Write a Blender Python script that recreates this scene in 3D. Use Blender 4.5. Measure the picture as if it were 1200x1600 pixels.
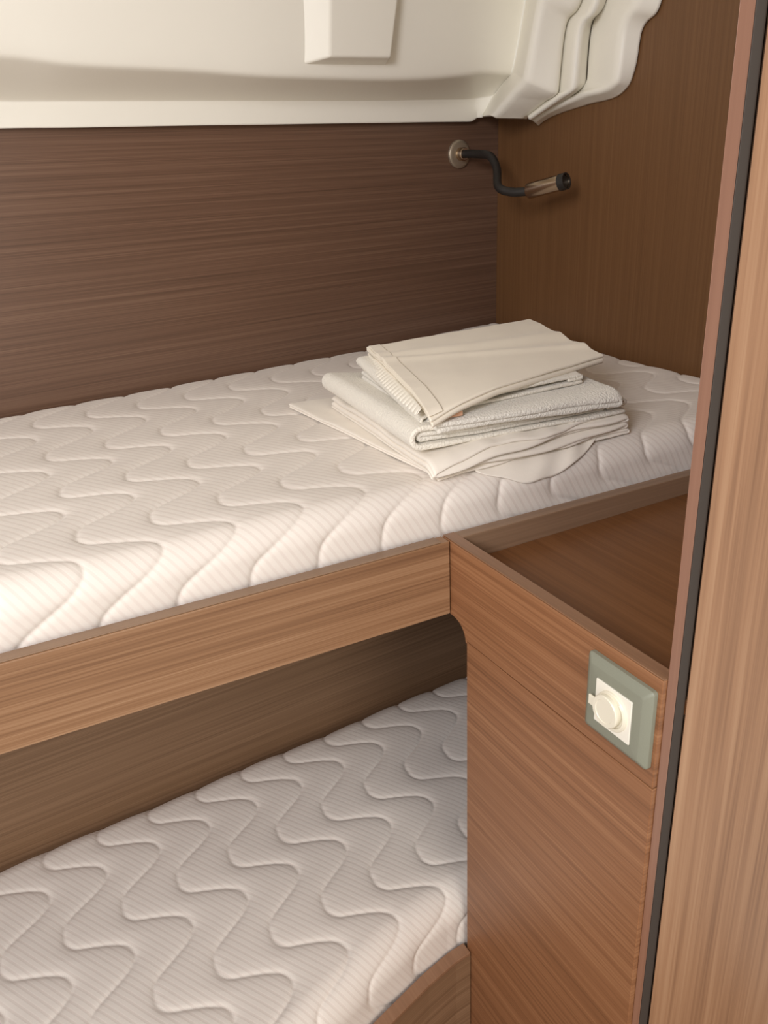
import bpy, math
import numpy as np
from mathutils import Matrix, Vector

S = bpy.context.scene
C = S.collection
for o in list(bpy.data.objects):
    bpy.data.objects.remove(o)
H = 1.45          # height of the photographer's phone above the cabin floor

# ------------------------------------------------------------------ camera
cam_d = bpy.data.cameras.new('camera')
cam = bpy.data.objects.new('camera', cam_d)
C.objects.link(cam)
R = [[0.8798611149888512, -0.47364766039319484, -0.03875967149793583],
     [-0.21624631968304206, -0.32640631199388587, -0.9201611],
     [0.42318075045317777, 0.8179956071364948, -0.3896167849968511]]
rt, dn, fw = (Vector(r).normalized() for r in R)
m = Matrix((rt, -dn, -fw)).transposed().to_4x4()
m.translation = Vector((0, 0, H))
cam.matrix_world = m
cam_d.sensor_fit = 'VERTICAL'
cam_d.sensor_height = 36.0
cam_d.lens = 1326.075 / 1600 * 36.0
cam_d.clip_start = 0.01
S.camera = cam

# ------------------------------------------------------------------ light
S.view_settings.view_transform = 'Standard'
S.view_settings.look = 'None'
S.view_settings.exposure = -0.08
S.view_settings.gamma = 1.0
S.view_settings.use_curve_mapping = False
w = bpy.data.worlds.new('world')
S.world = w
w.use_nodes = True
w.node_tree.nodes['Background'].inputs[0].default_value = (1.0, 0.92, 0.82, 1)
w.node_tree.nodes['Background'].inputs[1].default_value = 0.66


def area(name, loc, target, size, size_y, power, col):
    d = bpy.data.lights.new(name, 'AREA')
    d.shape = 'RECTANGLE'
    d.size = size
    d.size_y = size_y
    d.energy = power
    d.color = col
    o = bpy.data.objects.new(name, d)
    C.objects.link(o)
    o.location = loc
    dv = Vector(target) - Vector(loc)
    o.rotation_euler = dv.to_track_quat('-Z', 'Y').to_euler()
    return o


# daylight through the deck hatch behind and left of the photographer
area('hatch_daylight', (-1.05, -0.40, H + 0.58), (0.5, 1.2, H - 0.2), 0.6, 0.6, 31.0, (0.96, 0.95, 1.0))
# daylight through the cabin doorway behind the photographer
area('doorway_daylight', (0.15, -0.95, H - 0.1), (0.45, 0.9, H - 0.6), 0.6, 1.2, 9.0, (1.0, 0.93, 0.86))


# ------------------------------------------------------------------ helpers
def tag(o, label=None, cat=None, group=None, kind=None):
    if label: o['label'] = label
    if cat: o['category'] = cat
    if group: o['group'] = group
    if kind: o['kind'] = kind
    return o


def empty(name, loc, label, cat):
    o = bpy.data.objects.new(name, None)
    o.empty_display_size = 0.05
    C.objects.link(o)
    o.location = (loc[0], loc[1], loc[2] + H)
    return tag(o, label, cat)


def mk(name, verts, faces, mat, parent=None, smooth=False, uv=None):
    """link ONE mesh; verts are given relative to the phone's height"""
    v = np.array(verts, dtype=float).copy()
    v[:, 2] += H
    if parent is not None:
        p = parent
        while p is not None:
            v -= np.array(p.location)
            p = p.parent
    me = bpy.data.meshes.new(name)
    me.from_pydata(v.tolist(), [], [tuple(int(i) for i in f) for f in faces])
    if uv is not None:
        ul = me.uv_layers.new(name='UVMap')
        li = np.zeros(len(me.loops), dtype=np.int32)
        me.loops.foreach_get('vertex_index', li)
        ul.data.foreach_set('uv', np.array(uv)[li].astype(np.float32).ravel())
    if smooth:
        me.polygons.foreach_set('use_smooth', [True] * len(me.polygons))
    me.materials.append(mat)
    me.update()
    o = bpy.data.objects.new(name, me)
    C.objects.link(o)
    if parent is not None:
        o.parent = parent
    return o


def recalc(o):
    import bmesh
    bm = bmesh.new()
    bm.from_mesh(o.data)
    bmesh.ops.recalc_face_normals(bm, faces=bm.faces)
    bm.to_mesh(o.data)
    bm.free()
    return o


def bevel(o, wd, seg=3, ang=35):
    b = o.modifiers.new('bevel', 'BEVEL')
    b.width = wd
    b.segments = seg
    b.limit_method = 'ANGLE'
    b.angle_limit = math.radians(ang)
    b.harden_normals = False
    o.data.polygons.foreach_set('use_smooth', [True] * len(o.data.polygons))
    wn = o.modifiers.new('wn', 'WEIGHTED_NORMAL')
    wn.keep_sharp = True
    return o


def prism(name, poly, vec, mat, parent=None, bev=0):
    """polygon of 3D points swept by vec"""
    n = len(poly)
    p = [tuple(a) for a in poly]
    q = [tuple(np.array(a, float) + np.array(vec, float)) for a in poly]
    f = [list(range(n)), list(range(2 * n - 1, n - 1, -1))]
    for i in range(n):
        j = (i + 1) % n
        f.append([i, n + i, n + j, j])
    o = recalc(mk(name, p + q, f, mat, parent))
    if bev: bevel(o, bev)
    return o


def box(name, x0, x1, y0, y1, z0, z1, mat, parent=None, bev=0):
    return prism(name, [(x0, y0, z0), (x1, y0, z0), (x1, y1, z0), (x0, y1, z0)], (0, 0, z1 - z0), mat, parent, bev)


def tube(name, pts, rad, mat, parent=None, seg=20, sub=8):
    """smooth round tube through pts (Catmull-Rom), radius constant or list"""
    P = np.array(pts, float)
    rr = np.array(rad if hasattr(rad, '__len__') else [rad] * len(P), float)
    if sub > 1:
        E = np.vstack([2 * P[0] - P[1], P, 2 * P[-1] - P[-2]])
        out = []; ro = []
        for i in range(len(P) - 1):
            a, b, c, d = E[i:i + 4]
            for t in np.linspace(0, 1, sub, endpoint=False):
                out.append(0.5 * ((2 * b) + (-a + c) * t + (2 * a - 5 * b + 4 * c - d) * t * t + (-a + 3 * b - 3 * c + d) * t ** 3))
                ro.append(rr[i] * (1 - t) + rr[i + 1] * t)
        out.append(P[-1]); ro.append(rr[-1])
        P = np.array(out); rr = np.array(ro)
    n = len(P)
    T = np.gradient(P, axis=0)
    T /= np.linalg.norm(T, axis=1)[:, None]
    ref = np.array([0.13, 0.2, 1.0])
    V = []
    for i in range(n):
        a = np.cross(T[i], ref); a /= np.linalg.norm(a)
        b = np.cross(T[i], a)
        for k in range(seg):
            th = 2 * math.pi * k / seg
            V.append(P[i] + rr[i] * (math.cos(th) * a + math.sin(th) * b))
    F = []
    for i in range(n - 1):
        for k in range(seg):
            F.append([i * seg + k, i * seg + (k + 1) % seg, (i + 1) * seg + (k + 1) % seg, (i + 1) * seg + k])
    F.append(list(range(seg))[::-1])
    F.append([(n - 1) * seg + k for k in range(seg)])
    o = recalc(mk(name, V, F, mat, parent, smooth=True))
    es = o.modifiers.new('es', 'EDGE_SPLIT')
    es.split_angle = math.radians(50)
    return o


def lathe(name, c, axis, prof, mat, parent=None, seg=48):
    """profile of (distance along axis, radius) turned about axis through c"""
    A = np.array(axis, float); A /= np.linalg.norm(A)
    ref = np.array([0.1, 0.05, 1.0])
    a = np.cross(A, ref); a /= np.linalg.norm(a)
    b = np.cross(A, a)
    V = []; F = []
    for d, r in prof:
        for k in range(seg):
            th = 2 * math.pi * k / seg
            V.append(np.array(c) + A * d + max(r, 1e-5) * (math.cos(th) * a + math.sin(th) * b))
    for i in range(len(prof) - 1):
        for k in range(seg):
            F.append([i * seg + k, i * seg + (k + 1) % seg, (i + 1) * seg + (k + 1) % seg, (i + 1) * seg + k])
    F.append(list(range(seg))[::-1])
    F.append([(len(prof) - 1) * seg + k for k in range(seg)])
    o = recalc(mk(name, V, F, mat, parent, smooth=True))
    es = o.modifiers.new('es', 'EDGE_SPLIT')
    es.split_angle = math.radians(38)
    return o


# ------------------------------------------------------------------ materials
def new_mat(name):
    mt = bpy.data.materials.new(name)
    mt.use_nodes = True
    nt = mt.node_tree
    return mt, nt, nt.nodes['Principled BSDF']


def srgb(r, g, b):
    f = lambda c: ((c / 255 + 0.055) / 1.055) ** 2.4 if c / 255 > 0.04045 else c / 255 / 12.92
    return (f(r), f(g), f(b), 1)


def wood(name, axis, dark, mid, light, rough=0.42, fine=1.0, contrast=1.0, spec=0.5, thin=None):
    """straight-grained veneer: noise stretched along one world axis"""
    mt, nt, bs = new_mat(name)
    N = nt.nodes.new; L = nt.links.new
    geo = N('ShaderNodeNewGeometry')
    def stretched(across, along, detail, off):
        mp = N('ShaderNodeMapping')
        sc = [across] * 3
        sc[axis] = along
        if thin is not None: sc[thin] = 0.5
        mp.inputs['Scale'].default_value = sc
        mp.inputs['Location'].default_value = (off, off * 1.7, off * 0.6)
        L(geo.outputs['Position'], mp.inputs['Vector'])
        nz = N('ShaderNodeTexNoise')
        nz.inputs['Scale'].default_value = 1.0
        nz.inputs['Detail'].default_value = detail
        nz.inputs['Roughness'].default_value = 0.6
        L(mp.outputs[0], nz.inputs['Vector'])
        return nz.outputs['Fac']
    n1 = stretched(80 * fine, 1.3, 2, 1.3)
    n2 = stretched(300 * fine, 3.2, 2, 4.1)
    n3 = stretched(9, 0.8, 2, 7.7)
    a = N('ShaderNodeMath'); a.operation = 'MULTIPLY_ADD'
    L(n1, a.inputs[0]); a.inputs[1].default_value = 0.45
    b = N('ShaderNodeMath'); b.operation = 'MULTIPLY'
    L(n2, b.inputs[0]); b.inputs[1].default_value = 0.43
    L(b.outputs[0], a.inputs[2])
    c = N('ShaderNodeMath'); c.operation = 'MULTIPLY_ADD'
    L(n3, c.inputs[0]); c.inputs[1].default_value = 0.12
    L(a.outputs[0], c.inputs[2])
    rp = N('ShaderNodeValToRGB')
    e = rp.color_ramp.elements
    k = 0.16 / contrast
    e[0].position = 0.5 - k; e[0].color = dark
    e[1].position = 0.5 + k; e[1].color = light
    mm = rp.color_ramp.elements.new(0.5); mm.color = mid
    L(c.outputs[0], rp.inputs[0])
    L(rp.outputs[0], bs.inputs['Base Color'])
    bs.inputs['Roughness'].default_value = rough
    bs.inputs['Specular IOR Level'].default_value = spec
    bp = N('ShaderNodeBump')
    bp.inputs['Strength'].default_value = 0.12
    bp.inputs['Distance'].default_value = 0.0006
    L(n2, bp.inputs['Height'])
    L(bp.outputs[0], bs.inputs['Normal'])
    return mt


def plain(name, col, rough=0.5, metal=0.0, bump=0.0, bscale=400, spec=0.5, var=0.0, sheen=0.0):
    mt, nt, bs = new_mat(name)
    N = nt.nodes.new; L = nt.links.new
    bs.inputs['Base Color'].default_value = col
    bs.inputs['Roughness'].default_value = rough
    bs.inputs['Metallic'].default_value = metal
    bs.inputs['Specular IOR Level'].default_value = spec
    if sheen:
        bs.inputs['Sheen Weight'].default_value = sheen
    geo = N('ShaderNodeNewGeometry')
    nz = N('ShaderNodeTexNoise')
    nz.inputs['Scale'].default_value = bscale
    nz.inputs['Detail'].default_value = 4
    L(geo.outputs['Position'], nz.inputs['Vector'])
    if bump:
        bp = N('ShaderNodeBump')
        bp.inputs['Strength'].default_value = 0.6
        bp.inputs['Distance'].default_value = bump
        L(nz.outputs['Fac'], bp.inputs['Height'])
        L(bp.outputs[0], bs.inputs['Normal'])
    if var:
        mx = N('ShaderNodeMix'); mx.data_type = 'RGBA'
        mx.inputs['A'].default_value = [c * (1 - var) for c in col[:3]] + [1]
        mx.inputs['B'].default_value = [min(1, c * (1 + var)) for c in col[:3]] + [1]
        L(nz.outputs['Fac'], mx.inputs['Factor'])
        L(mx.outputs['Result'], bs.inputs['Base Color'])
    return mt


M = {}
M['wood_wall_x'] = wood('veneer_back_wall', 0, srgb(90, 67, 52), srgb(108, 81, 64), srgb(126, 98, 79), rough=0.36, fine=2.2, thin=1, contrast=0.9)
M['wood_wall_z'] = wood('veneer_right_wall', 2, srgb(98, 66, 37), srgb(109, 75, 44), srgb(121, 86, 53), rough=0.5, fine=2.2, contrast=0.7, thin=0)
M['wood_low_x'] = wood('veneer_lower_wall', 0, srgb(114, 86, 62), srgb(134, 104, 77), srgb(152, 121, 93), rough=0.5, fine=2.0, thin=1, contrast=0.9)
M['wood_rail'] = wood('veneer_rail', 0, srgb(120, 86, 60), srgb(146, 109, 78), srgb(168, 132, 100), rough=0.42, fine=1.7, thin=1)
M['wood_y'] = wood('veneer_cabinet', 1, srgb(116, 76, 48), srgb(143, 97, 64), srgb(164, 118, 82), rough=0.42, fine=1.5, thin=0, contrast=0.9)
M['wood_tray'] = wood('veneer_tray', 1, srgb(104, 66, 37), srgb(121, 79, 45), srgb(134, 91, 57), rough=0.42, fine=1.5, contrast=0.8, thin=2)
M['wood_edge_x'] = wood('edge_band_rail', 0, srgb(126, 98, 76), srgb(140, 112, 88), srgb(156, 126, 100), rough=0.4, contrast=0.6)
M['wood_edge_y'] = wood('edge_band_cabinet', 1, srgb(126, 94, 70), srgb(142, 106, 80), srgb(156, 120, 92), rough=0.38, contrast=0.6)
M['wood_door'] = wood('veneer_door', 2, srgb(128, 92, 66), srgb(162, 122, 91), srgb(184, 146, 114), rough=0.42, fine=0.65, thin=1, contrast=0.85)
M['wood_strip'] = wood('edge_band_door_post', 2, srgb(128, 90, 72), srgb(140, 100, 80), srgb(152, 112, 92), rough=0.28, contrast=0.6)
M['wood_under'] = wood('veneer_underside', 0, srgb(90, 64, 46), srgb(104, 76, 54), srgb(120, 90, 66), rough=0.5)
M['lining'] = plain('moulded_lining', srgb(243, 239, 226), 0.42, bump=0.0003, bscale=60)
M['rubber'] = plain('door_seal_rubber', srgb(62, 54, 48), 0.6)
M['linen'] = plain('cotton_sheet', srgb(243, 235, 222), 0.85, bump=0.0002, bscale=900, spec=0.2, sheen=0.2)
M['linen_cream'] = plain('cotton_pillowcase', srgb(246, 237, 219), 0.8, bump=0.0002, bscale=900, spec=0.2, sheen=0.2)
M['terry'] = plain('terry_towel', srgb(242, 236, 222), 0.95, bump=0.0045, bscale=380, spec=0.1, sheen=0.3)
M['terry_grey'] = plain('terry_towel_cool', srgb(238, 233, 221), 0.95, bump=0.0045, bscale=380, spec=0.1, sheen=0.3)
M['lace'] = plain('lace_trim', srgb(242, 236, 222), 0.9, bump=0.0008, bscale=500, spec=0.1)
M['care'] = plain('faded_orange_label', srgb(206, 160, 128), 0.8)
M['sage'] = plain('sage_grey_plastic', srgb(134, 136, 120), 0.5, bump=0.0001, bscale=1500, var=0.06)
M['ivory'] = plain('ivory_plastic', srgb(240, 236, 222), 0.35)
M['cap'] = plain('translucent_ivory_cap', srgb(232, 226, 206), 0.32)
M['dark_gap'] = plain('shadow_gap_black', srgb(38, 30, 24), 0.8)
M['black'] = plain('black_gooseneck', srgb(34, 30, 27), 0.55)
M['chrome'] = plain('brushed_nickel', srgb(196, 176, 152), 0.22, metal=1.0)
M['disc'] = plain('satin_steel_disc', srgb(176, 162, 142), 0.45, metal=0.7)
M['floor'] = wood('cabin_sole', 0, srgb(96, 64, 40), srgb(120, 82, 54), srgb(140, 100, 70), rough=0.4)


def mattress_mat():
    mt, nt, bs = new_mat('quilted_mattress_ticking')
    N = nt.nodes.new; L = nt.links.new
    uv = N('ShaderNodeUVMap'); uv.uv_map = 'UVMap'
    sp = N('ShaderNodeSeparateXYZ'); L(uv.outputs[0], sp.inputs[0])
    # woven diagonal rib, about 9 mm apart (UV is in metres along the cloth)
    nx, ny = 0.86, 0.51
    k = 2 * math.pi / 0.0088
    a = N('ShaderNodeMath'); a.operation = 'MULTIPLY'; a.inputs[1].default_value = nx * k; L(sp.outputs[0], a.inputs[0])
    b = N('ShaderNodeMath'); b.operation = 'MULTIPLY_ADD'; b.inputs[1].default_value = ny * k
    L(sp.outputs[1], b.inputs[0]); L(a.outputs[0], b.inputs[2])
    s = N('ShaderNodeMath'); s.operation = 'SINE'; L(b.outputs[0], s.inputs[0])
    # narrow groove between ribs
    r = N('ShaderNodeMapRange'); L(s.outputs[0], r.inputs['Value'])
    r.inputs['From Min'].default_value = -1; r.inputs['From Max'].default_value = 0.1
    r.inputs['To Min'].default_value = 0; r.inputs['To Max'].default_value = 1
    r.interpolation_type = 'SMOOTHSTEP'
    nz = N('ShaderNodeTexNoise'); nz.inputs['Scale'].default_value = 900
    geo = N('ShaderNodeNewGeometry'); L(geo.outputs['Position'], nz.inputs['Vector'])
    ad = N('ShaderNodeMath'); ad.operation = 'MULTIPLY_ADD'; ad.inputs[1].default_value = 0.35
    L(nz.outputs['Fac'], ad.inputs[0]); L(r.outputs[0], ad.inputs[2])
    bp = N('ShaderNodeBump'); bp.inputs['Distance'].default_value = 0.0004; bp.inputs['Strength'].default_value = 0.3
    L(ad.outputs[0], bp.inputs['Height']); L(bp.outputs[0], bs.inputs['Normal'])
    mx = N('ShaderNodeMix'); mx.data_type = 'RGBA'
    mx.inputs['A'].default_value = srgb(228, 218, 208)
    mx.inputs['B'].default_value = srgb(234, 226, 216)
    L(r.outputs[0], mx.inputs['Factor']); L(mx.outputs['Result'], bs.inputs['Base Color'])
    bs.inputs['Roughness'].default_value = 0.8
    bs.inputs['Specular IOR Level'].default_value = 0.25
    bs.inputs['Sheen Weight'].default_value = 0.15
    return mt


M['ticking'] = mattress_mat()

# ------------------------------------------------------------------ the setting
YW = lambda x: 1.422 + 0.118 * x          # hull side behind the upper bunk (slightly askew)
YL = lambda x: 1.142 + 0.078 * x          # hull side behind the lower bunk
XW = 1.10                                  # bulkhead at the far end
XL = -1.0                                  # foot end, beyond the frame

tag(prism('floor', [(XL, -1.1, -H), (XW, -1.1, -H), (XW, YW(XW), -H), (XL, YW(XL), -H)], (0, 0, -0.03), M['floor']), kind='structure')
t = 0.03
tag(prism('wall_back', [(XL, YW(XL), -0.485), (XW + t, YW(XW + t), -0.485), (XW + t, YW(XW + t) + t, -0.485), (XL, YW(XL) + t, -0.485)],
          (0, 0, 0.485 + 0.30), M['wood_wall_x']), kind='structure')
tag(prism('wall_back_lower', [(XL, YL(XL), -H), (XW, YL(XW), -H), (XW, YL(XW) + t, -H), (XL, YL(XL) + t, -H)],
          (0, 0, H - 0.51), M['wood_low_x']), kind='structure')
tag(box('wall_right', XW, XW + t, 0.425, YW(XW) - 0.0005, -H, 0.62, M['wood_wall_z']), kind='structure')

# moulded deckhead lining: a surface lofted through measured section lines
CEIL=[[(-0.432,1.359,0.055),(-0.428,1.36,0.069),(-0.419,1.359,0.091),(-0.397,1.315,0.113),(-0.377,1.277,0.134),(-0.373,1.273,0.143),(-0.363,1.269,0.166),(-0.358,1.27,0.182),(-0.354,1.27,0.193),(-0.333,1.273,0.256)],[(-0.151,1.392,0.054),(-0.147,1.393,0.07),(-0.141,1.391,0.091),(-0.129,1.347,0.114),(-0.118,1.308,0.136),(-0.115,1.303,0.147),(-0.106,1.3,0.178),(-0.101,1.3,0.197),(-0.097,1.301,0.209),(-0.077,1.303,0.282)],[(0.066,1.418,0.053),(0.069,1.418,0.071),(0.074,1.417,0.091),(0.077,1.371,0.115),(0.081,1.332,0.138),(0.084,1.327,0.15),(0.092,1.323,0.188),(0.096,1.323,0.208),(0.099,1.324,0.222),(0.117,1.326,0.302)],[(0.149,1.428,0.053),(0.152,1.428,0.071),(0.156,1.426,0.09),(0.157,1.38,0.115),(0.157,1.341,0.138),(0.159,1.336,0.151),(0.167,1.332,0.191),(0.171,1.332,0.213),(0.174,1.333,0.227),(0.191,1.335,0.309)],[(0.188,1.432,0.053),(0.192,1.433,0.071),(0.195,1.431,0.09),(0.194,1.385,0.114),(0.193,1.345,0.136),(0.195,1.34,0.149),(0.203,1.336,0.193),(0.207,1.336,0.215),(0.21,1.337,0.229),(0.226,1.339,0.313)],[(0.238,1.438,0.052),(0.241,1.438,0.071),(0.245,1.437,0.09),(0.241,1.39,0.11),(0.238,1.35,0.129),(0.239,1.345,0.142),(0.248,1.341,0.195),(0.252,1.342,0.217),(0.255,1.342,0.232),(0.27,1.344,0.317)],[(0.335,1.449,0.052),(0.338,1.45,0.072),(0.34,1.448,0.09),(0.333,1.401,0.109),(0.326,1.36,0.127),(0.327,1.356,0.141),(0.335,1.352,0.199),(0.339,1.352,0.222),(0.341,1.352,0.237),(0.355,1.354,0.326)],[(0.45,1.463,0.052),(0.453,1.463,0.072),(0.455,1.462,0.09),(0.442,1.414,0.108),(0.432,1.373,0.125),(0.433,1.368,0.14),(0.439,1.364,0.204),(0.443,1.364,0.228),(0.445,1.364,0.244),(0.457,1.366,0.336)],[(0.553,1.475,0.051),(0.555,1.476,0.073),(0.556,1.474,0.09),(0.54,1.426,0.104),(0.526,1.384,0.118),(0.526,1.379,0.133),(0.532,1.375,0.209),(0.535,1.375,0.233),(0.536,1.375,0.25),(0.547,1.376,0.345)],[(0.677,1.49,0.051),(0.679,1.49,0.073),(0.679,1.488,0.089),(0.658,1.44,0.104),(0.64,1.398,0.117),(0.639,1.392,0.133),(0.643,1.388,0.214),(0.645,1.388,0.24),(0.646,1.388,0.257),(0.654,1.389,0.356)],[(0.813,1.506,0.05),(0.814,1.506,0.074),(0.814,1.504,0.089),(0.788,1.455,0.103),(0.765,1.412,0.115),(0.763,1.407,0.132),(0.765,1.402,0.22),(0.766,1.402,0.247),(0.767,1.402,0.264),(0.771,1.403,0.368)],[(0.931,1.52,0.05),(0.932,1.52,0.074),(0.931,1.518,0.091),(0.901,1.468,0.105),(0.875,1.425,0.118),(0.872,1.42,0.136),(0.87,1.415,0.225),(0.871,1.415,0.253),(0.871,1.415,0.271),(0.873,1.415,0.378)],[(1.018,1.53,0.049),(1.018,1.53,0.074),(1.017,1.528,0.091),(0.984,1.478,0.109),(0.955,1.435,0.126),(0.951,1.429,0.144),(0.947,1.424,0.228),(0.947,1.424,0.257),(0.947,1.424,0.276),(0.947,1.424,0.386)],[(1.033,1.532,0.056),(1.033,1.532,0.07),(1.033,1.53,0.094),(1.005,1.481,0.115),(0.983,1.438,0.131),(0.984,1.433,0.151),(0.991,1.429,0.23),(0.995,1.429,0.26),(0.998,1.43,0.279),(1.011,1.431,0.392)],[(1.048,1.526,0.057),(1.05,1.521,0.069),(1.062,1.507,0.095),(1.063,1.477,0.118),(1.058,1.447,0.127),(1.058,1.437,0.146),(1.079,1.439,0.235),(1.084,1.44,0.265),(1.086,1.44,0.285),(1.094,1.441,0.401)],[(1.0,1.428,0.054),(1.0,1.408,0.063),(1.0,1.37,0.086),(1.0,1.342,0.1),(1.0,1.331,0.107),(1.0,1.323,0.13),(1.0,1.302,0.202),(1.0,1.295,0.221),(1.0,1.287,0.238),(1.0,1.262,0.354)],[(1.045,1.4,0.051),(1.045,1.382,0.061),(1.045,1.336,0.078),(1.045,1.311,0.082),(1.045,1.304,0.086),(1.045,1.301,0.119),(1.045,1.294,0.189),(1.045,1.279,0.204),(1.045,1.247,0.208),(1.045,1.225,0.349)],[(1.068,1.417,0.051),(1.068,1.393,0.06),(1.068,1.347,0.08),(1.068,1.333,0.082),(1.068,1.328,0.089),(1.068,1.325,0.121),(1.068,1.317,0.191),(1.068,1.301,0.204),(1.068,1.268,0.208),(1.068,1.246,0.356)],[(1.05,1.382,0.048),(1.05,1.35,0.059),(1.05,1.29,0.08),(1.05,1.273,0.083),(1.05,1.263,0.088),(1.05,1.259,0.125),(1.05,1.254,0.182),(1.05,1.233,0.191),(1.05,1.21,0.197),(1.05,1.195,0.343)],[(1.092,1.429,0.048),(1.092,1.395,0.061),(1.092,1.306,0.083),(1.092,1.29,0.092),(1.092,1.281,0.103),(1.092,1.281,0.132),(1.092,1.278,0.194),(1.092,1.258,0.202),(1.092,1.236,0.211),(1.092,1.22,0.352)],[(1.074,1.4,0.045),(1.074,1.361,0.06),(1.074,1.26,0.08),(1.074,1.204,0.082),(1.074,1.184,0.093),(1.074,1.181,0.122),(1.074,1.18,0.172),(1.074,1.162,0.189),(1.074,1.143,0.197),(1.074,1.131,0.331)],[(1.099,1.422,0.039),(1.099,1.388,0.055),(1.099,1.263,0.069),(1.099,1.203,0.072),(1.099,1.181,0.091),(1.099,1.166,0.121),(1.099,1.166,0.169),(1.099,1.14,0.183),(1.099,1.119,0.185),(1.099,1.105,0.327)]]
nR = len(CEIL[0])
extra = []
for c in CEIL:                              # carry every section on over the cabin top
    p = c[-1]
    e = list(c)
    e.append((p[0], p[1] - 0.03, max(p[2] + 0.06, 0.40)))
    e.append((p[0], p[1] - 0.12, 0.56))
    e.append((p[0], min(p[1] - 0.3, 0.9), 0.60))
    e.append((p[0], 0.35, 0.60))
    extra.append(e)
cols = len(extra); rows = len(extra[0])
CV = [p for c in extra for p in c]
CF = []
for i in range(cols - 1):
    for j in range(rows - 1):
        a = i * rows + j
        CF.append([a, a + rows, a + rows + 1, a + 1])
ceil = mk('ceiling', CV, CF, M['lining'], smooth=True)
cr = ceil.data.attributes.new('crease_edge', 'FLOAT', 'EDGE')
keep = {}
for e in ceil.data.edges:
    a, b = e.vertices
    ra, rb = a % rows, b % rows
    ca, cb = a // rows, b // rows
    v = 0.0
    if ra == rb:
        if ra == 0: v = 0.9
        elif ra == 2: v = 0.75
        elif ra == 4: v = 0.45
    elif ca == cb:
        if ca >= 14: v = 0.65
        if ca in (12, 13) and min(ra, rb) == 0: v = 0.95
        elif ca == 12: v = 0.3
    cr.data[e.index].value = v
sb = ceil.modifiers.new('sub', 'SUBSURF')
sb.levels = 3; sb.render_levels = 3
so = ceil.modifiers.new('thick', 'SOLIDIFY')
so.thickness = 0.004; so.offset = 1.0
tag(ceil, kind='structure')

# raised rectangular pad moulded into the lining (chamfered on its left and lower sides)
foot = [(0.6027, 1.3900, 0.1320), (0.7660, 1.4095, 0.1330), (0.820, 1.4150, 0.36), (0.588, 1.3895, 0.36)]
face = [(0.6440, 1.3630, 0.1415), (0.7606, 1.3767, 0.1430), (0.805, 1.3810, 0.36), (0.662, 1.3640, 0.36)]
pad = recalc(mk('trim_3', foot + face, [[3, 2, 1, 0], [4, 5, 6, 7], [0, 1, 5, 4], [1, 2, 6, 5], [2, 3, 7, 6], [3, 0, 4, 7]], M['lining']))
bevel(pad, 0.004, 4, 20)
tag(pad, kind='structure')


# ------------------------------------------------------------------ quilting
SEAM = np.array([(0.29691631474531327, 1.1382222024146404), (0.29649885413826, 1.1211721627998636), (0.3060435577167592, 1.1063298852042054), (0.328531722418668, 1.0964987348821538), (0.3508698009199402, 1.086156541426295), (0.36663108196504923, 1.0736799476556491), (0.3716705004214991, 1.0568438760327836), (0.3681492820124607, 1.0441796439495457), (0.3528213965798379, 1.0273704520552587), (0.32708657778425115, 1.0092721210592048), (0.309131271045951, 0.9957179658933349), (0.3012163957857747, 0.9846519034369264), (0.2982210587826287, 0.9709680910594699)])
A_ = np.array([0.0792, 0.0070])
B_ = np.array([0.0010, -0.1655])
MI = np.linalg.inv(np.stack([A_, B_], 1))
# one period of the stitched line, closed exactly onto its own repeat
sm = SEAM - SEAM[0]
sm = sm + np.linspace(0, 1, len(sm))[:, None] * (B_ - sm[-1])


def dense(P, n=10):
    E = np.vstack([P[-2] - B_, P, P[1] + B_])
    out = []
    for i in range(len(P) - 1):
        a, b, c, d = E[i:i + 4]
        for q in np.linspace(0, 1, n, endpoint=False):
            out.append(0.5 * ((2 * b) + (-a + c) * q + (2 * a - 5 * b + 4 * c - d) * q * q + (-a + 3 * b - 3 * c + d) * q ** 3))
    return np.array(out)


sm = dense(sm)
GN = 160
uu, vv = np.meshgrid((np.arange(GN)) / GN, (np.arange(GN)) / GN, indexing='ij')
cell = uu[..., None] * A_ + vv[..., None] * B_
best = np.full((GN, GN), 9.0)
for i in (-2, -1, 0, 1, 2):
    for j in (-1, 0, 1):
        pts = sm + i * A_ + j * B_
        for p in pts:
            d = np.hypot(cell[..., 0] - p[0], cell[..., 1] - p[1])
            best = np.minimum(best, d)
QH = 0.62 * (1 - np.exp(-(best / 0.0030) ** 1.2)) + 0.38 * (1 - np.exp(-(best / 0.014) ** 1.5))


def quilt(u, v):
    fu = (u % 1.0) * GN; fv = (v % 1.0) * GN
    i = np.floor(fu).astype(int); j = np.floor(fv).astype(int)
    a = fu - i; b = fv - j
    i %= GN; j %= GN
    i2 = (i + 1) % GN; j2 = (j + 1) % GN
    return (QH[i, j] * (1 - a) * (1 - b) + QH[i2, j] * a * (1 - b) + QH[i, j2] * (1 - a) * b + QH[i2, j2] * a * b)


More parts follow.
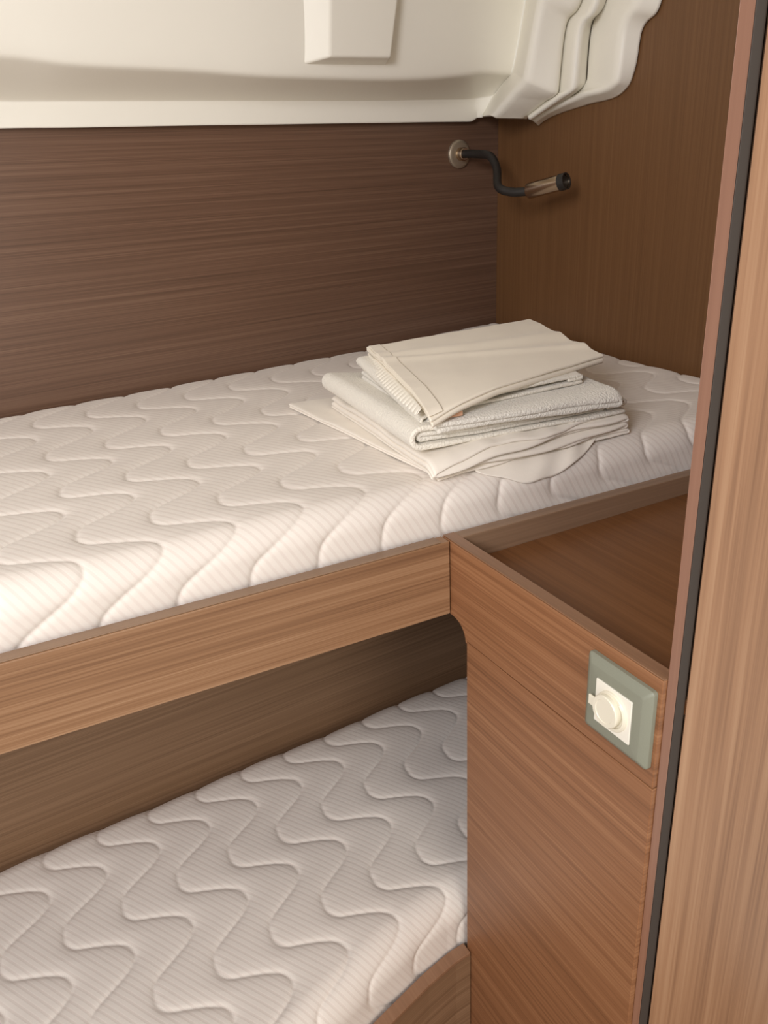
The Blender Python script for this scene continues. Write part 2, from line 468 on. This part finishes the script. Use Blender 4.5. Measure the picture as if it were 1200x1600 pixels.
def mattress(name, x0, x1, front, back, top, thick, r, uvof, label, amp=0.0038, step=0.0020, rise=None):
    nx = int((x1 - x0) / step)
    xs = np.linspace(x0, x1, nx)
    # profile samples: front skirt, rounded front, top, rounded back, back skirt (arc length from the crest)
    sk = thick - r
    quarter = math.pi / 2 * r
    W = 0.9
    tp = np.linspace(0, 1, 2)
    ntop = int(0.75 / step)
    ns = int(sk / step); nq = int(quarter / step)
    prof = []
    for k in range(ns): prof.append(('f', -quarter - sk + sk * k / ns))
    for k in range(nq): prof.append(('r', -quarter + quarter * k / nq))
    for k in range(ntop + 1): prof.append(('t', k / ntop))
    for k in range(1, nq + 1): prof.append(('R', k / nq))
    for k in range(1, 6): prof.append(('b', k / 5))
    V = np.zeros((nx, len(prof), 3)); Nn = np.zeros_like(V); PP = np.zeros((nx, len(prof), 2))
    yf = np.array([front(x) for x in xs]); yb = np.array([back(x) for x in xs])
    for j, (c, s) in enumerate(prof):
        if c == 'f':
            y = yf; z = np.full(nx, top - r + (s + quarter)); n = (0, -1, 0); pa = yf + r + s
        elif c == 'r':
            th = -s / r
            y = yf + r - r * math.sin(th); z = np.full(nx, top - r + r * math.cos(th)); n = (0, -math.sin(th), math.cos(th)); pa = yf + r + s
        elif c == 't':
            y = yf + r + (yb - yf - 2 * r) * s; z = np.full(nx, top); n = (0, 0, 1); pa = y
        elif c == 'R':
            th = s * math.pi / 2
            y = yb - r + r * math.sin(th); z = np.full(nx, top - r + r * math.cos(th)); n = (0, math.sin(th), math.cos(th)); pa = yb - r + r * th
        else:
            y = yb; z = np.full(nx, top - r - sk * s); n = (0, 1, 0); pa = yb - r + quarter + s * sk
        V[:, j, 0] = xs; V[:, j, 1] = y; V[:, j, 2] = z
        Nn[:, j] = n
        PP[:, j, 0] = xs; PP[:, j, 1] = pa
    # rounded ends
    for dist, sg in ((xs - x0, -1), (x1 - xs, 1)):
        d = np.clip(dist, 0, r)
        drop = r - np.sqrt(np.maximum(0, r * r - (r - d) ** 2))
        fac = np.clip((V[:, :, 2] - (top - thick)) / thick, 0, 1)
        V[:, :, 2] -= drop[:, None] * fac
    u, v = uvof(PP[..., 0], PP[..., 1])
    h = quilt(u, v) * amp
    low = 0.0012 * np.sin(PP[..., 0] * 21 + 1.3) * np.sin(PP[..., 1] * 17 + 0.6)
    V += Nn * (h + low - amp * 1.05)[..., None]
    if rise is not None:
        V[:, :, 2] += rise(V[:, :, 0], V[:, :, 1])
    npf = len(prof)
    idx = np.arange(nx * npf).reshape(nx, npf)
    F = np.stack([idx[:-1, :-1], idx[1:, :-1], idx[1:, 1:], idx[:-1, 1:]], -1).reshape(-1, 4).tolist()
    # closing sides and the underside
    F.append(idx[0, :].tolist()); F.append(idx[-1, ::-1].tolist())
    F += np.stack([idx[:-1, 0], idx[:-1, -1], idx[1:, -1], idx[1:, 0]], -1).reshape(-1, 4).tolist()
    o = mk(name, V.reshape(-1, 3), F, M['ticking'], smooth=True, uv=PP.reshape(-1, 2))
    return tag(o, label, 'mattress')


# rows of the stitching, front to back, as seen on each mattress
def uv_upper(x, y):
    rowv = np.interp(y, [0.40, 0.56, 0.72, 0.877, 1.024, 1.185, 1.36, 1.535, 1.71], [6, 5, 4, 3, 2, 1, 0, -1, -2])
    u = (x - 0.0936 - 0.006 * (2 - rowv)) / 0.0792
    # the rows run about 5 degrees askew of the rail
    yy = y - 0.088 * (x - 0.25)
    rowv = np.interp(yy, [0.42, 0.58, 0.730, 0.884, 1.027, 1.180, 1.350, 1.522, 1.69], [6, 5, 4, 3, 2, 1, 0, -1, -2])
    return u, rowv


def uv_lower(x, y):
    yy = y - 0.088 * (x - 0.298)
    rowv = np.interp(yy, [0.50, 0.662, 0.812, 0.971, 1.128, 1.28], [3, 2, 1, 0, -1, -2])
    u = (x - 0.298 - 0.004 * rowv) / 0.0792
    return u, rowv


TOP = -0.353
TOPL = -0.94
YF = 0.774
mattress('mattress', XL + 0.01, XW - 0.004, lambda x: YF, lambda x: YW(x) - 0.004, TOP, 0.107, 0.034, uv_upper,
         'white quilted mattress on the upper bunk with folded linen lying on it',
         rise=lambda x, y: 0.010 * np.clip((x - 0.8) / 0.3, 0, 1) * np.clip((y - 1.1) / 0.4, 0, 1))
FX = [-1.2, -0.3, 0.05, 0.20, 0.302, 0.396, 0.445, 0.478, 0.60, 1.2]
FY = [0.24, 0.475, 0.592, 0.644, 0.679, 0.709, 0.7205, 0.7235, 0.73, 0.76]
fl = lambda x: float(np.interp(x, FX, FY))
mattress('mattress', XL + 0.01, XW - 0.004, lambda x: fl(x) + 0.004, lambda x: YL(x) - 0.004, TOPL, 0.115, 0.045, uv_lower,
         'white quilted mattress on the lower bunk, narrowing towards the cabinet')

# ------------------------------------------------------------------ upper bunk
bunk = empty('bunk_bed', (-0.1, 0.76, -0.508), 'brown veneered upper bunk with a deep front board holding the topmost mattress', 'bunk')
KX, KY, KZ = 0.472, 0.749, -0.413
rail = box('front_board', XL, KX - 0.0012, KY, KY + 0.0185, KZ - 0.0945, KZ, M['wood_rail'], bunk, bev=0.0014)
cap_ = box('edge_band', XL, KX - 0.012, KY + 0.0012, KY + 0.0175, KZ + 0.0002, KZ + 0.0012, M['wood_edge_x'], bunk, bev=0.0005)
prism('bed_base', [(XL, KY + 0.0195, -0.478), (XW - 0.001, KY + 0.0195, -0.478), (XW - 0.001, YW(XW) - 0.002, -0.478), (XL, YW(XL) - 0.002, -0.478)],
      (0, 0, 0.014), M['wood_under'], bunk)

# ------------------------------------------------------------------ lower bunk
lb = empty('bunk_bed', (0.2, 0.66, -H), 'brown board fronted base of the lower bunk with a curved top edge', 'bunk')
xs_ = np.concatenate([np.linspace(XL, 0.30, 12), np.linspace(0.33, 0.4715, 12)])
xs_ = np.minimum(xs_, KX - 0.001)
poly = [(x, fl(x), 0) for x in xs_] + [(x, fl(x) - 0.017, 0) for x in xs_[::-1]]
prism('front_board', [(p[0], p[1], -H) for p in poly], (0, 0, H - 1.030), M['wood_low_x'], lb)
poly2 = [(x, fl(x) + 0.0008, 0) for x in xs_] + [(x, fl(x) - 0.0175, 0) for x in xs_[::-1]]
prism('edge_band', [(p[0], p[1], -1.0295) for p in poly2], (0, 0, 0.006), M['wood_edge_y'], lb, bev=0.001)
pb = [(x, fl(x) + 0.001, -1.075) for x in (XL, -0.3, 0.05, 0.3, 0.47, XW - 0.002)] + [(XW - 0.002, YL(XW) - 0.002, -1.075), (XL, YL(XL) - 0.002, -1.075)]
prism('bed_base', pb, (0, 0, 0.014), M['wood_under'], lb)

# ------------------------------------------------------------------ cabinet with open tray top
cab = empty('cabinet', (0.62, 0.60, -H), 'brown veneered cabinet with a recessed tray top beside the bunk rail', 'cabinet')
yn = 0.4205
# upper front panel, with the little cove at its lower back corner
cz = KZ - 0.0945
pf = [(KX, yn, KZ - 0.0005), (KX, KY + 0.0185, KZ - 0.0005), (KX, KY + 0.0185, cz - 0.002), (KX, KY - 0.001, cz - 0.002)]
for k in range(0, 9):
    th = math.radians(90 * k / 8)
    pf.append((KX, KY - 0.004 - 0.026 * math.sin(th), cz - 0.002 - 0.022 * (1 - math.cos(th))))
pf += [(KX, 0.7165, cz - 0.0255), (KX, 0.7165, -0.5290), (KX, yn, -0.5255)]
prism('upper_panel', pf, (0.016, 0, 0), M['wood_y'], cab, bev=0.0008)
prism('lower_panel', [(KX + 0.0004, yn, -0.5272), (KX + 0.0004, 0.7165, -0.5307), (KX + 0.0004, 0.7165, -H + 0.001), (KX + 0.0004, yn, -H + 0.001)],
      (0.016, 0, 0), M['wood_y'], cab, bev=0.0006)
prism('edge_band', [(KX + 0.001, yn, KZ), (KX + 0.001, KY + 0.0178, KZ), (KX + 0.0155, KY + 0.0178, KZ), (KX + 0.0155, yn, KZ)], (0, 0, 0.0012), M['wood_edge_y'], cab)
box('back_panel', KX + 0.0165, XW - 0.001, KY + 0.001, KY + 0.0185, -0.462, KZ + 0.0005, M['wood_edge_x'], cab, bev=0.001)
box('side_panel', KX + 0.017, 0.60, 0.7170, 0.7300, -H + 0.001, -0.480, M['wood_under'], cab)
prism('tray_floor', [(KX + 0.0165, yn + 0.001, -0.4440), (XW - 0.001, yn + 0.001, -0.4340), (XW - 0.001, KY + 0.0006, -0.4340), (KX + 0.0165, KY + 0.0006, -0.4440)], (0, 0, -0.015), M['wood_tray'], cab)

# ------------------------------------------------------------------ socket
sk = empty('power_socket', (KX, 0.465, -0.466), 'grey framed power socket with ivory round cap on the cabinet front', 'socket')


def rrect(cy, cz_, w_, h_, r_, x, n=6):
    P = []
    for sy, sz, a0 in ((1, 1, 0), (-1, 1, 90), (-1, -1, 180), (1, -1, 270)):
        for k in range(n + 1):
            a = math.radians(a0 + 90 * k / n)
            P.append((x, cy + sy * (w_ / 2 - r_) + r_ * math.cos(a), cz_ + sz * (h_ / 2 - r_) + r_ * math.sin(a)))
    return P


def loops(name, rings, mat, parent, hole=False, cap_end=True, smooth=True):
    n = len(rings[0])
    V = [p for r_ in rings for p in r_]
    F = []
    for i in range(len(rings) - 1):
        for k in range(n):
            F.append([i * n + k, i * n + (k + 1) % n, (i + 1) * n + (k + 1) % n, (i + 1) * n + k])
    if hole:
        i = len(rings) - 1
        for k in range(n):
            F.append([i * n + k, i * n + (k + 1) % n, (k + 1) % n, k])
    else:
        F.append(list(range(n))); F.append([(len(rings) - 1) * n + k for k in range(n)])
    o = recalc(mk(name, V, F, mat, parent, smooth=smooth))
    es = o.modifiers.new('es', 'EDGE_SPLIT'); es.split_angle = math.radians(30)
    return o


sy, sz = 0.465, -0.4665
fx = KX - 0.0002
loops('socket_frame', [rrect(sy, sz, 0.0810, 0.0810, 0.0035, fx), rrect(sy, sz, 0.0810, 0.0810, 0.0035, fx - 0.004),
                       rrect(sy, sz, 0.0790, 0.0790, 0.003, fx - 0.0055), rrect(sy, sz, 0.0670, 0.0670, 0.003, fx - 0.0095),
                       rrect(sy, sz, 0.0650, 0.0650, 0.003, fx - 0.0098),
                       rrect(sy, sz, 0.0462, 0.0462, 0.0008, fx - 0.0098), rrect(sy, sz, 0.0458, 0.0458, 0.0008, fx - 0.0085),
                       rrect(sy, sz, 0.0458, 0.0458, 0.0008, fx)], M['sage'], sk, hole=True)
loops('insert', [rrect(sy, sz, 0.0452, 0.0452, 0.0008, fx), rrect(sy, sz, 0.0452, 0.0452, 0.0008, fx - 0.0104),
                 rrect(sy, sz, 0.0444, 0.0444, 0.0008, fx - 0.0108)], M['ivory'], sk)
lathe('collar', (fx - 0.0105, sy, sz), (-1, 0, 0), [(0, 0.0192), (0.0020, 0.0190), (0.0028, 0.0182), (0.0028, 0.0160), (0.001, 0.0150)], M['cap'], sk)
cp = lathe('cap', (fx - 0.0105, sy + 0.0015, sz + 0.0015), (-1, 0, 0), [(0.001, 0.0150), (0.0048, 0.0148), (0.0053, 0.0156), (0.0078, 0.0156), (0.0088, 0.0148), (0.0088, 0.0112), (0.0083, 0.0108), (0.0083, 0.0)], M['cap'], sk)
box('pull_tab', fx - 0.0182, fx - 0.0160, sy + 0.0120, sy + 0.0235, sz - 0.0025, sz + 0.0075, M['cap'], cp, bev=0.0008)
tube('retaining_loop', [(fx - 0.0125, sy - 0.0165 * math.cos(a) * 1.0, sz - 0.0165 * math.sin(a)) for a in np.linspace(-0.9, 1.3, 9)], 0.0014, M['cap'], sk, seg=10, sub=3)

# ------------------------------------------------------------------ door post, seal and door leaf
zt, zb = 0.62, -H
def strip(name, top, bot, mat, bev=0):
    """upright moulding: plan outline at the top and at the foot, lofted"""
    n = len(top)
    V = [(x, y, zb) for x, y in bot] + [(x, y, zt) for x, y in top]
    F = [list(range(n)), list(range(2 * n - 1, n - 1, -1))] + [[i, (i + 1) % n, n + (i + 1) % n, n + i] for i in range(n)]
    o = recalc(mk(name, V, F, mat))
    if bev: bevel(o, bev)
    return tag(o, kind='structure')


strip('trim_1', [(0.4724, 0.4195), (0.4887, 0.4195), (0.512, 0.440), (0.4975, 0.440)], [(0.4800, 0.4195), (0.4872, 0.4195), (0.511, 0.440), (0.5030, 0.440)], M['wood_strip'], 0.0006)
strip('trim_2', [(0.4892, 0.4200), (0.4990, 0.4200), (0.521, 0.440), (0.5125, 0.440)], [(0.4877, 0.4200), (0.5018, 0.4200), (0.522, 0.440), (0.5115, 0.440)], M['rubber'], 0.0015)
strip('door_1', [(0.4994, 0.4185), (1.12, 0.4185), (1.12, 0.440), (0.5215, 0.440)], [(0.5022, 0.4185), (1.12, 0.4185), (1.12, 0.440), (0.5225, 0.440)], M['wood_door'], 0.0005)

# ------------------------------------------------------------------ reading lamp
bx, by, bz = 0.996, YW(0.996), -0.0085
nrm = np.array([0.118, -1.0, 0]); nrm /= np.linalg.norm(nrm)
lamp = empty('reading_lamp', (bx, by, bz), 'flexible black gooseneck reading lamp with metal head on the back wall', 'lamp')
c0 = np.array([bx, by, bz])
lathe('base', c0 + nrm * 0.0005, nrm, [(0, 0.0265), (0.004, 0.0262), (0.006, 0.024), (0.0068, 0.020), (0.0068, 0.0)], M['disc'], lamp)
lathe('collar', c0 + nrm * 0.007, nrm, [(0, 0.0125), (0.012, 0.0120), (0.014, 0.0105), (0.014, 0)], M['chrome'], lamp)
neck = [c0 + nrm * 0.018, c0 + nrm * 0.05 + np.array([0.004, 0, -0.001]), (1.006, 1.445, -0.014), (1.001, 1.415, -0.036), (0.977, 1.375, -0.066),
        (0.985, 1.345, -0.0750), (1.000, 1.315, -0.074)]
tube('gooseneck', neck, 0.0078, M['black'], lamp, seg=16, sub=10)
h0 = np.array([1.000, 1.315, -0.074]); h1 = np.array([1.026, 1.243, -0.0575])
ax = (h1 - h0) / np.linalg.norm(h1 - h0); Lh = np.linalg.norm(h1 - h0)
hd = lathe('lamp_head', h0, ax, [(-0.001, 0.009), (0, 0.0125), (0.002, 0.0138), (Lh, 0.0138), (Lh, 0.0122), (Lh - 0.010, 0.0118), (Lh - 0.010, 0)], M['chrome'], lamp)
lathe('lens', h0, ax, [(Lh - 0.011, 0.0116), (Lh - 0.004, 0.0116), (Lh - 0.004, 0)], M['black'], hd)
lathe('bezel', h0, ax, [(Lh - 0.012, 0.0143), (Lh + 0.001, 0.0143), (Lh + 0.001, 0.0122), (Lh - 0.012, 0.0122)], M['black'], hd)


# ------------------------------------------------------------------ folded linen
def fbm(x, y, seed, scale):
    rs = np.random.RandomState(seed)
    out = np.zeros_like(x)
    amp = 1.0
    for o_ in range(4):
        for _ in range(3):
            a = rs.uniform(0, 2 * math.pi); ph = rs.uniform(0, 6.28)
            k = scale * (1.75 ** o_) * rs.uniform(0.8, 1.25)
            out += amp * np.sin((x * math.cos(a) + y * math.sin(a)) * k + ph)
        amp *= 0.55
    return out / 4


def arc(c, r_, a0, a1, n=8):
    return [(c[0] + r_ * math.cos(a), c[1] + r_ * math.sin(a)) for a in np.linspace(math.radians(a0), math.radians(a1), n)]


def accordion(W, n, t_, z0=0.0, ins=None, start_left=True):
    """centre line of a cloth folded back and forth n times"""
    P = []
    right = start_left
    for k in range(n):
        z = z0 + (k + 0.5) * t_
        i0 = ins[k] if ins else 0
        a, b = t_ * 0.5 + i0, W - t_ * 0.5 - i0
        seg = np.linspace(a, b, 40) if right else np.linspace(b, a, 40)
        P += [(s, z) for s in seg]
        if k < n - 1:
            if right:
                P += arc((b, z + t_ / 2), t_ / 2, -90, 90)[1:-1]
            else:
                P += [(a - q[0] + a, q[1]) for q in arc((a, z + t_ / 2), t_ / 2, -90, 90)][1:-1]
        right = not right
    return np.array(P)


def drop_front(y):
    r_ = 0.034
    d = np.clip(YF + r_ - y, 0, r_ * 0.97)
    return r_ - np.sqrt(r_ * r_ - d * d)


def ribbon(name, path, W, th, quad, z0, mat, parent=None, nv=90, seed=1, wob=0.003, crinkle=0.0012, cscale=22, ztop=None, edge_round=True, drape=1.0, zfun=None):
    """a cloth of thickness th whose section is path (metres from the left edge, height), run along v.
       quad: bottom-left, bottom-right, top-right, top-left as seen with u to the right, v away"""
    path = np.array(path, float)
    # resample evenly
    d = np.hypot(*np.diff(path, axis=0).T)
    L = np.concatenate([[0], np.cumsum(d)])
    npts = max(24, int(L[-1] / 0.0035))
    q = np.linspace(0, L[-1], npts)
    px = np.interp(q, L, path[:, 0]); pz = np.interp(q, L, path[:, 1])
    tx = np.gradient(px); tz = np.gradient(pz)
    ln = np.hypot(tx, tz); tx /= ln; tz /= ln
    h = th / 2
    nl = np.stack([px - tz * h, pz + tx * h], 1)
    nr = np.stack([px + tz * h, pz - tx * h], 1)
    # rounded cloth ends
    e1 = np.array([[px[-1] + tx[-1] * h * 0.8, pz[-1] + tz[-1] * h * 0.8]])
    e0 = np.array([[px[0] - tx[0] * h * 0.8, pz[0] - tz[0] * h * 0.8]])
    loop = np.vstack([nl, e1, nr[::-1], e0])
    par = np.concatenate([q, [q[-1]], q[::-1], [0]])
    n = len(loop)
    vs = np.concatenate([[0.0, 0.0], np.linspace(0.004, 0.996, nv), [1.0, 1.0]])
    rs = np.random.RandomState(seed)
    ph = rs.uniform(0, 6.28, 8); kk = rs.uniform(0.5, 1.0, 8)
    def wobble(p, off):
        s = 0
        for i in range(4):
            s = s + kk[i + off] * np.sin(p * (9 + 17 * i) + ph[i + off]) / (1 + 0.4 * i)
        return s / 2.2
    Q = [np.array(c, float) for c in quad]
    U = loop[:, 0] / W
    Z = loop[:, 1]
    cz_mid = np.concatenate([pz, [pz[-1]], pz[::-1], [pz[0]]])
    cu_mid = np.concatenate([px, [px[-1]], px[::-1], [px[0]]])
    V = []
    dep = np.linalg.norm(Q[3] - Q[0])
    Ht = max(Z.max(), 1e-4)
    for iv, v in enumerate(vs):
        v0 = wobble(par, 0) * wob / dep
        v1 = wobble(par, 4) * wob / dep
        end = iv == 0 or iv == len(vs) - 1
        vv_ = v * (1 - v1 - v0) + v0
        u_ = U.copy(); z_ = Z.copy()
        if end and edge_round:
            u_ = cu_mid / W + (U - cu_mid / W) * 0.45
            z_ = cz_mid + (Z - cz_mid) * 0.45
            vv_ = vv_ + (-0.0012 / dep if iv == 0 else 0.0012 / dep)
        x = (1 - u_) * (1 - vv_) * Q[0][0] + u_ * (1 - vv_) * Q[1][0] + u_ * vv_ * Q[2][0] + (1 - u_) * vv_ * Q[3][0]
        y = (1 - u_) * (1 - vv_) * Q[0][1] + u_ * (1 - vv_) * Q[1][1] + u_ * vv_ * Q[2][1] + (1 - u_) * vv_ * Q[3][1]
        f = z_ / Ht
        wr = fbm(x, y, seed, cscale) * crinkle * (0.25 + f)
        wr2 = fbm(x + par * 0.8, y, seed + 3, 60) * crinkle * 0.35
        z = z0 + z_ + wr + wr2 - drop_front(y) * drape
        if zfun is not None:
            z = z + zfun(x, y, f)
        V.append(np.stack([x, y, z], 1))
    m_ = len(vs)
    V = np.concatenate(V)
    idx = np.arange(m_ * n).reshape(m_, n)
    nx_ = np.roll(idx, -1, axis=1)
    F = np.stack([idx[:-1], nx_[:-1], nx_[1:], idx[1:]], -1).reshape(-1, 4).tolist()
    # end caps as strips across the cloth thickness
    k = len(px)
    for row in (idx[0], idx[-1]):
        for i in range(k - 1):
            F.append([row[i], row[i + 1], row[2 * k - 1 - i], row[2 * k - i]])
        F.append([row[k - 1], row[k], row[k + 1]])
        F.append([row[0], row[2 * k], row[2 * k + 1]])
    o = recalc(mk(name, V, F, mat, parent, smooth=True))
    return o


Z_ = TOP
GR = None
# flat sheet at the very bottom, its hem slumped over the mattress edge
s0 = empty('flat_sheet', (0.62, 0.95, Z_), 'thin white sheet under the whole linen pile, one corner pointing left', 'sheet')
ribbon('sheet_fold', accordion(0.31, 2, 0.0032), 0.31, 0.0026, [(0.481, 0.795), (0.782, 0.798), (0.83, 1.16), (0.453, 1.175)], Z_ + 0.001, M['linen'], s0, seed=4, wob=0.006, crinkle=0.0016, cscale=34)
# slumped hem
hx = np.linspace(0.535, 0.792, 60)
hv = np.linspace(0, 1, 24)
HV = []
for a in hx:
    s_ = (a - 0.535) / (0.792 - 0.535)
    reach = 0.062 * (math.sin(math.pi * min(1, s_ * 1.15 + 0.08)) ** 0.7 if 0 < s_ * 1.15 + 0.08 < 1 else 0.0) * (1 - 0.35 * s_) + 0.006
    for b in hv:
        # walk over the mattress's rounded front edge
        r_ = 0.034 + 0.004
        s = reach * b - 0.012
        ang = max(0, s) / r_
        y = YF + 0.034 - (r_ * math.sin(min(ang, 1.5)) if s > 0 else s)
        z = Z_ - 0.034 + (r_ * math.cos(min(ang, 1.5)) if s > 0 else r_) - 0.0005
        HV.append((a + 0.002 * math.sin(b * 7 + s_ * 9), y - 0.0012 * math.sin(s_ * 23 + b * 2), z + 0.0012 * math.sin(s_ * 31 + b * 4)))
nb = len(hv)
HF = [[i * nb + j, (i + 1) * nb + j, (i + 1) * nb + j + 1, i * nb + j + 1] for i in range(len(hx) - 1) for j in range(nb - 1)]
hm = mk('hem', HV, HF, M['linen'], s0, smooth=True)
sd = hm.modifiers.new('s', 'SOLIDIFY'); sd.thickness = 0.0012; sd.offset = 1

# folded sheets in several layers
s1 = empty('folded_sheet', (0.62, 0.95, Z_ + 0.008), 'white cotton sheet folded in flat layers directly under the towels', 'sheet')
ribbon('sheet_fold', accordion(0.30, 5, 0.0048, ins=[0.0, 0.002, 0.001, 0.003, 0.004]), 0.30, 0.0040,
       [(0.470, 0.786), (0.778, 0.798), (0.815, 1.13), (0.497, 1.120)], Z_ + 0.0078, M['linen'], s1, seed=11, wob=0.008, crinkle=0.0022, cscale=30,
       zfun=lambda x, y, f: -0.008 * f * np.clip((0.56 - x) / 0.09, 0, 1))

# bath towel: one big left-hand fold nose with a second fold inside it, right end turned back in
def towel_path(W, Ht, t_):
    r_ = (Ht - t_) / 2
    P = [(s, Ht * 0.52) for s in np.linspace(W * 0.90, W - Ht * 0.30, 6)]
    rr = (Ht - t_ / 2 - Ht * 0.52) / 2
    P += [(W - Ht * 0.30 + q[0], q[1]) for q in arc((0, Ht * 0.52 + rr), rr, -90, 90)][1:-1]
    P += [(s, Ht - t_ / 2) for s in np.linspace(W - Ht * 0.30, Ht / 2, 50)]
    P += [(Ht / 2 - q[0], Ht - q[1]) for q in arc((0, Ht / 2), r_, -90, 90)][1:-1]
    P += [(s, t_ / 2) for s in np.linspace(Ht / 2, W * 0.985, 50)]
    return P


tw = empty('bath_towel', (0.61, 0.96, Z_ + 0.032), 'thick white terry towel with a broad rounded left fold, on the folded sheet', 'towel')
flat = lambda x, y, f: -0.0105 * f * np.clip((x - 0.485) / 0.07, 0, 1)
ribbon('towel_wrap', towel_path(0.31, 0.031, 0.0080), 0.31, 0.0068, [(0.458, 0.815), (0.775, 0.797), (0.80, 1.13), (0.490, 1.130)],
       Z_ + 0.0305, M['terry'], tw, seed=21, wob=0.003, crinkle=0.0012, zfun=flat)
ribbon('inner_fold', accordion(0.265, 2, 0.0069, start_left=False) + np.array([0.014, 0.0087]), 0.31, 0.0064, [(0.458, 0.819), (0.775, 0.801), (0.80, 1.12), (0.490, 1.12)],
       Z_ + 0.0305, M['terry_grey'], tw, seed=21, wob=0.003, crinkle=0.0012, zfun=lambda x, y, f: flat(x, y, f * 0.7))

# hand towel whose square cut front corner shows below the pillowcase
ht = empty('hand_towel', (0.61, 0.96, Z_ + 0.059), 'white terry towel with a squared front corner, between bath towel and small towel', 'towel')
ribbon('towel_wrap', accordion(0.27, 2, 0.0066), 0.27, 0.0060, [(0.486, 0.800), (0.752, 0.785), (0.79, 1.06), (0.53, 1.08)],
       Z_ + 0.0528, M['terry_grey'], ht, seed=31, wob=0.003, crinkle=0.0014)

# small towel with a curved left fold
st = empty('small_towel', (0.64, 0.97, Z_ + 0.066), 'small white terry towel with curved left fold just under the pillowcase trim', 'towel')
ribbon('towel_wrap', towel_path(0.24, 0.0125, 0.0045), 0.24, 0.0041, [(0.480, 0.828), (0.735, 0.838), (0.80, 1.10), (0.537, 1.108)],
       Z_ + 0.0662, M['terry'], st, seed=41, wob=0.002, crinkle=0.0014,
       zfun=lambda x, y, f: -0.012 * np.clip((0.535 - x) / 0.05, 0, 1))

# pillowcase on top; its folds lie at the front
pc = empty('pillowcase', (0.67, 0.98, Z_ + 0.086), 'smooth cream cotton pillowcase folded flat on top of the linen pile', 'pillowcase')
PZ = Z_ + 0.0778
def droop(x, y, f):
    # sags a little at the left front corner, crease lines fan from the right
    c = 0.0034 * np.exp(-((y - 0.98 + 0.35 * (x - 0.66)) / 0.015) ** 2) + 0.0026 * np.exp(-((y - 1.03 + 0.12 * (x - 0.7)) / 0.016) ** 2) \
        - 0.0024 * np.exp(-((y - 1.005 + 0.22 * (x - 0.68)) / 0.016) ** 2)
    return c * f - 0.011 * np.clip((0.88 - y) / 0.09, 0, 1) ** 1.5 * np.clip((0.58 - x) / 0.10, 0, 1)


# section runs front to back, swept left to right
ribbon('folded_case', accordion(0.31, 3, 0.0042, ins=[0.002, 0, 0.001], start_left=False), 0.31, 0.0034,
       [(0.474, 0.789), (0.563, 1.118), (0.880, 1.146), (0.792, 0.866)], PZ, M['linen_cream'], pc, seed=51, wob=0.003, crinkle=0.0015, cscale=14, zfun=droop)
ribbon('hem_band', accordion(0.30, 1, 0.0016), 0.30, 0.0014, [(0.473, 0.793), (0.562, 1.112), (0.580, 1.113), (0.492, 0.796)],
       PZ + 0.0127, M['linen_cream'], pc, nv=12, seed=51, wob=0.0, crinkle=0.0015, cscale=14, zfun=droop)
# gathered lace along the left opening
LV = []; nL = 260
for i in range(nL):
    s_ = i / (nL - 1)
    cx_ = 0.476 + (0.560 - 0.476) * s_ ** 0.9; cy_ = 0.815 + (1.105 - 0.815) * s_
    for k in range(7):
        b = k / 6
        fl_ = math.sin(s_ * 150) * 0.0013 * (0.3 + b)
        LV.append((cx_ - 0.001 - 0.011 * b * (0.6 + 0.8 * math.sin(math.pi * s_)) + fl_ * 0.7, cy_ + fl_, PZ + 0.004 - 0.008 * b + 0.0010 * math.cos(s_ * 150) * b))
LF = [[i * 7 + k, (i + 1) * 7 + k, (i + 1) * 7 + k + 1, i * 7 + k + 1] for i in range(nL - 1) for k in range(6)]
lc = mk('lace_trim', LV, LF, M['lace'], pc, smooth=True)
sd = lc.modifiers.new('s', 'SOLIDIFY'); sd.thickness = 0.0008
# small faded orange label at the pillowcase corner
box('care_label', 0.500, 0.526, 0.806, 0.809, Z_ + 0.0665, Z_ + 0.0720, M['care'], ht)
